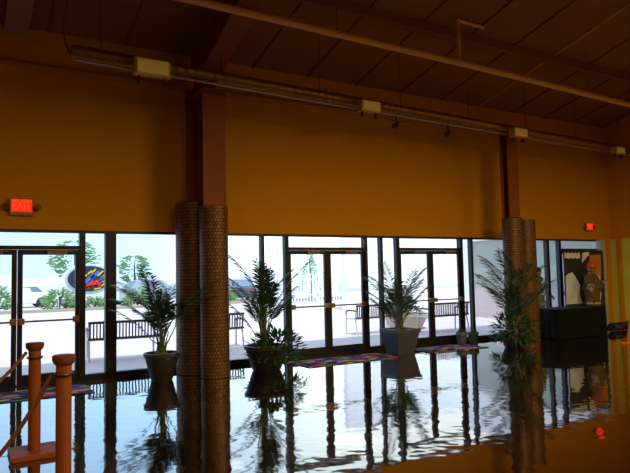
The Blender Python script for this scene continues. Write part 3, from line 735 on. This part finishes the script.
def wheel(b, x, y, r=.32): b.tube([(x, y-.1, r), (x, y+.1, r)], r, 20)
def car(name, label, x, y, rz, paint, L=4.3, H=1.45, W=1.72, tails=False):
    r = thing(name, label, 'car', (x, y, -.05), rz, 'parked cars beyond the planting strip')
    prof = [(0, .35), (.02, .62), (.10, .84), (.9, .93), (1.45, H-.06), (1.75, H), (2.95, H), (3.3, H-.06), (4.05, .98), (4.26, .88), (4.3, .5), (4.2, .25), (.1, .25)]
    prof = [(u*L/4.3, v) for u, v in prof]
    b = B(); b.prism(prof, 'y', 0, W)
    for v in b.bm.verts:
        if v.co.z > .95: v.co.y = W/2+(v.co.y-W/2)*.80
    bmesh.ops.bevel(b.bm, geom=list(b.bm.edges), offset=.05, segments=2, affect='EDGES')
    b.out('car_body', paint, r, True)
    for sg in (0, 1):
        y0 = .12 if sg == 0 else W-.12
        b = B(); k = L/4.3
        lo, hi = 1.0, H-.12
        for xa, xb, xc, xd in ((1.30, 2.20, 2.20, 1.70), (2.28, 3.55, 3.15, 2.28)):
            ya = y0 + (-1 if sg == 0 else 1)*.03; yb = ya + (1 if sg == 0 else -1)*.06
            vv = [b.bm.verts.new((xa*k, ya, lo)), b.bm.verts.new((xb*k, ya, lo)), b.bm.verts.new((xc*k, yb, hi)), b.bm.verts.new((xd*k, yb, hi))]
            vi = [b.bm.verts.new((v.co.x, v.co.y+(.05 if sg == 0 else -.05), v.co.z)) for v in vv]
            b.bm.faces.new(vv); b.bm.faces.new(vi)
            for q in range(4): b.bm.faces.new((vv[q], vv[(q+1) % 4], vi[(q+1) % 4], vi[q]))
        b.out('side_window', 'carglass', r)
    k = L/4.3
    for xa, za, xb, zb, nm in ((.93, .955, 1.46, H-.06, 'windscreen'), (4.03, 1.01, 3.32, H-.06, 'rear_window')):
        b = B(); s = -.03 if nm == 'windscreen' else .03
        v = [b.bm.verts.new((xa*k+s, .25, za)), b.bm.verts.new((xa*k+s, W-.25, za)), b.bm.verts.new((xb*k+s, W-.3, zb)), b.bm.verts.new((xb*k+s, .3, zb))]
        f = b.bm.faces.new(v); q = bmesh.ops.extrude_face_region(b.bm, geom=[f])
        bmesh.ops.translate(b.bm, verts=[e for e in q['geom'] if isinstance(e, bmesh.types.BMVert)], vec=(-s*1.5, 0, -.02))
        b.out(nm, 'carglass', r)
    for wx in (.78*k, 3.45*k):
        for wy in (.1, W-.1):
            b = B(); wheel(b, wx, wy); b.out('wheel', 'tyre', r)
    for wy in (.08, W-.36): B().box(L-.03, L+.025, wy, wy+.28, .66, .84, .02).out('tail_light', 'taillight', r)
    return r
car('car', 'white parked car seen through the gap left of the white van', 1.6, 31.5, .05, 'carwhite', 3.9)
car('car', 'white car at the far left seen through the left door leaf', -1.6, 27.2, .0, 'carwhite', 4.2)
car('car', 'silver parked car right of the white van', 9.0, 30.0, .15, 'carsilver', 4.4, 1.6)
car('car', 'dark grey car with red tail lights right of the nearer column', 17.05, 31.4, PI/2+PI-.26, 'cargrey', 4.2, 1.5)
# white van with a big oval panel
r = thing('van', 'rounded white van with dark oval panel of red and yellow marks', 'van', (5.1, 27.3, -.05))
b = B(); b.prism([(0, .35), (.02, .9), (.25, 1.7), (.75, 2.35), (1.2, 2.62), (3.0, 2.66), (3.35, 2.55), (3.5, 2.2), (3.5, .35)], 'y', 0, 1.9)
for v in b.bm.verts:
    if v.co.z > 1.5: v.co.y = .95+(v.co.y-.95)*(.98-.05*(v.co.z-1.5))
bmesh.ops.bevel(b.bm, geom=list(b.bm.edges), offset=.09, segments=3, affect='EDGES')
b.out('van_body', 'carwhite', r, True)
def oval(b, cx, cz, rx, rz2, y0, y1, n=40): b.prism([(cx+rx*math.cos(2*PI*i/n), cz+rz2*math.sin(2*PI*i/n)) for i in range(n)], 'y', y0, y1); return b
oval(B(), 1.72, 1.76, 1.32, .84, -.03, .10).out('oval_rim', 'ovalrim', r)
op = oval(B(), 1.74, 1.76, 1.22, .75, -.05, .08).out('oval_panel', 'ovalnavy', r)
def strokes(col, specs):
    b = B()
    for x, z, L_, wdt, a in specs:
        b.box(-L_/2, L_/2, -.006, .006, -wdt/2, wdt/2, mtx=Matrix.Translation((x, -.055, z)) @ Matrix.Rotation(-a, 4, 'Y'))
    b.out('decal_mark', col, op)
strokes('dblu', [(1.75, 1.78, .70, .20, .75), (2.05, 1.98, .62, .16, .75), (2.42, 1.72, .40, .14, .75)])
strokes('dred', [(1.72, 1.42, .62, .17, .7), (1.98, 1.44, .62, .17, .7), (2.24, 1.46, .58, .17, .7), (1.98, 1.30, .9, .12, .12)])
strokes('dyel', [(1.50, 1.92, .36, .09, .75), (1.72, 2.10, .36, .08, .75), (1.98, 2.22, .34, .08, .75), (2.36, 2.06, .44, .09, .75), (2.56, 1.92, .44, .09, .75), (2.66, 1.66, .40, .09, .75), (2.56, 1.42, .34, .08, .75), (2.2, 1.16, .4, .07, .2)])
for wx in (.75, 2.8):
    for wy in (.1, 1.8):
        b = B(); wheel(b, wx, wy, .35); b.out('wheel', 'tyre', r)

def shrub(x, y, z, rx, h, n, seed, label, m='leafmid', group='shrubs in the planting strip', L=.3):
    rs = random.getstate(); random.seed(seed)
    r = thing('shrub', label, 'shrub', (x, y, z), group=group)
    b = B()
    for i in range(n):
        a = random.uniform(0, 2*PI); u = random.random(); rr = math.sqrt(1-u*u)*random.uniform(.4, 1)
        p = Vector((rx*rr*math.cos(a), rx*.7*rr*math.sin(a), h*u*random.uniform(.6, 1)))
        b.quadleaf(p, (math.cos(a), math.sin(a), random.uniform(0, 1)), L*random.uniform(.6, 1.2), L*.45, (random.uniform(-.5, .5), -1, .6))
    b.out('foliage', m, r)
    b = B()
    for i in range(4): b.tube([(0, 0, 0), (random.uniform(-.3, .3)*rx, random.uniform(-.2, .2), h*.6)], .03, 5)
    b.out('stems', 'bark', r); random.setstate(rs)
shrub(5.0, 25.8, .05, 1.0, 1.15, 330, 1, 'green shrub in front of the white van')
shrub(6.9, 25.9, .05, .7, .6, 160, 2, 'low green shrub below the oval panel')
shrub(1.9, 25.8, .05, .8, 1.35, 240, 3, 'green shrub at the far left behind the left door leaf')
shrub(9.3, 25.8, .05, .9, 1.0, 260, 4, 'green shrub left of the potted palm, beyond the bench')
shrub(14.9, 25.8, .05, .8, .8, 220, 5, 'green shrub in front of the dark grey car')
def tree(x, y, h, cr, n, seed, label, m='leafmid', conif=False, L=.4):
    rs = random.getstate(); random.seed(seed)
    r = thing('tree', label, 'tree', (x, y, -.05), group='trees beyond the car park')
    B().tube([(0, 0, 0), (.05, 0, h*.5), (0, 0, h*.9)], [.12, .08, .03], 8).out('trunk', 'bark', r)
    b = B()
    for i in range(n):
        u = random.random(); a = random.uniform(0, 2*PI)
        if conif: rad = cr*(1-u)*random.uniform(.4, 1); z = h*(.2+.8*u)
        else: rad = cr*math.sqrt(max(0, 1-(2*u-1)**2))*random.uniform(.4, 1); z = h*(.42+.58*u)
        b.quadleaf((rad*math.cos(a), rad*math.sin(a), z), (math.cos(a), math.sin(a), .3), L*random.uniform(.7, 1.3), L*.4, (random.uniform(-.5, .5), -1, .5))
    b.out('crown', m, r); random.setstate(rs)
tree(6.9, 33.0, 4.3, 1.5, 460, 1, 'leafy green tree rising behind the white van')
tree(10.9, 33.0, 3.3, 1.0, 300, 2, 'small green tree behind the silver car')
tree(19.9, 23.6, 3.1, .75, 260, 3, 'pale conifer seen through left leaf of the middle doors', 'leafpale', True, .28)
tree(23.0, 23.6, 3.1, .75, 260, 4, 'pale conifer seen through right leaf of the middle doors', 'leafpale', True, .28)
# pale fence behind the pavement, seen through the middle doors
r = thing('fence', 'pale upright boarded fence seen through the middle doors', 'fence', (17.0, 22.5, -.05))
b = B()
for i in range(26):
    x = i*.22; b.box(x, x+.12, 0, .03, .05, 1.75+.06*math.sin(i*2.1))
b.out('boards', 'whitepipe', r)
for z in (.4, 1.35): B().box(0, 5.6, .03, .08, z, z+.1).out('rail', 'whitepipe', r)
for x in (0, 2.75, 5.5): B().box(x, x+.1, .03, .13, 0, 1.9).out('fence_post', 'whitepipe', r)
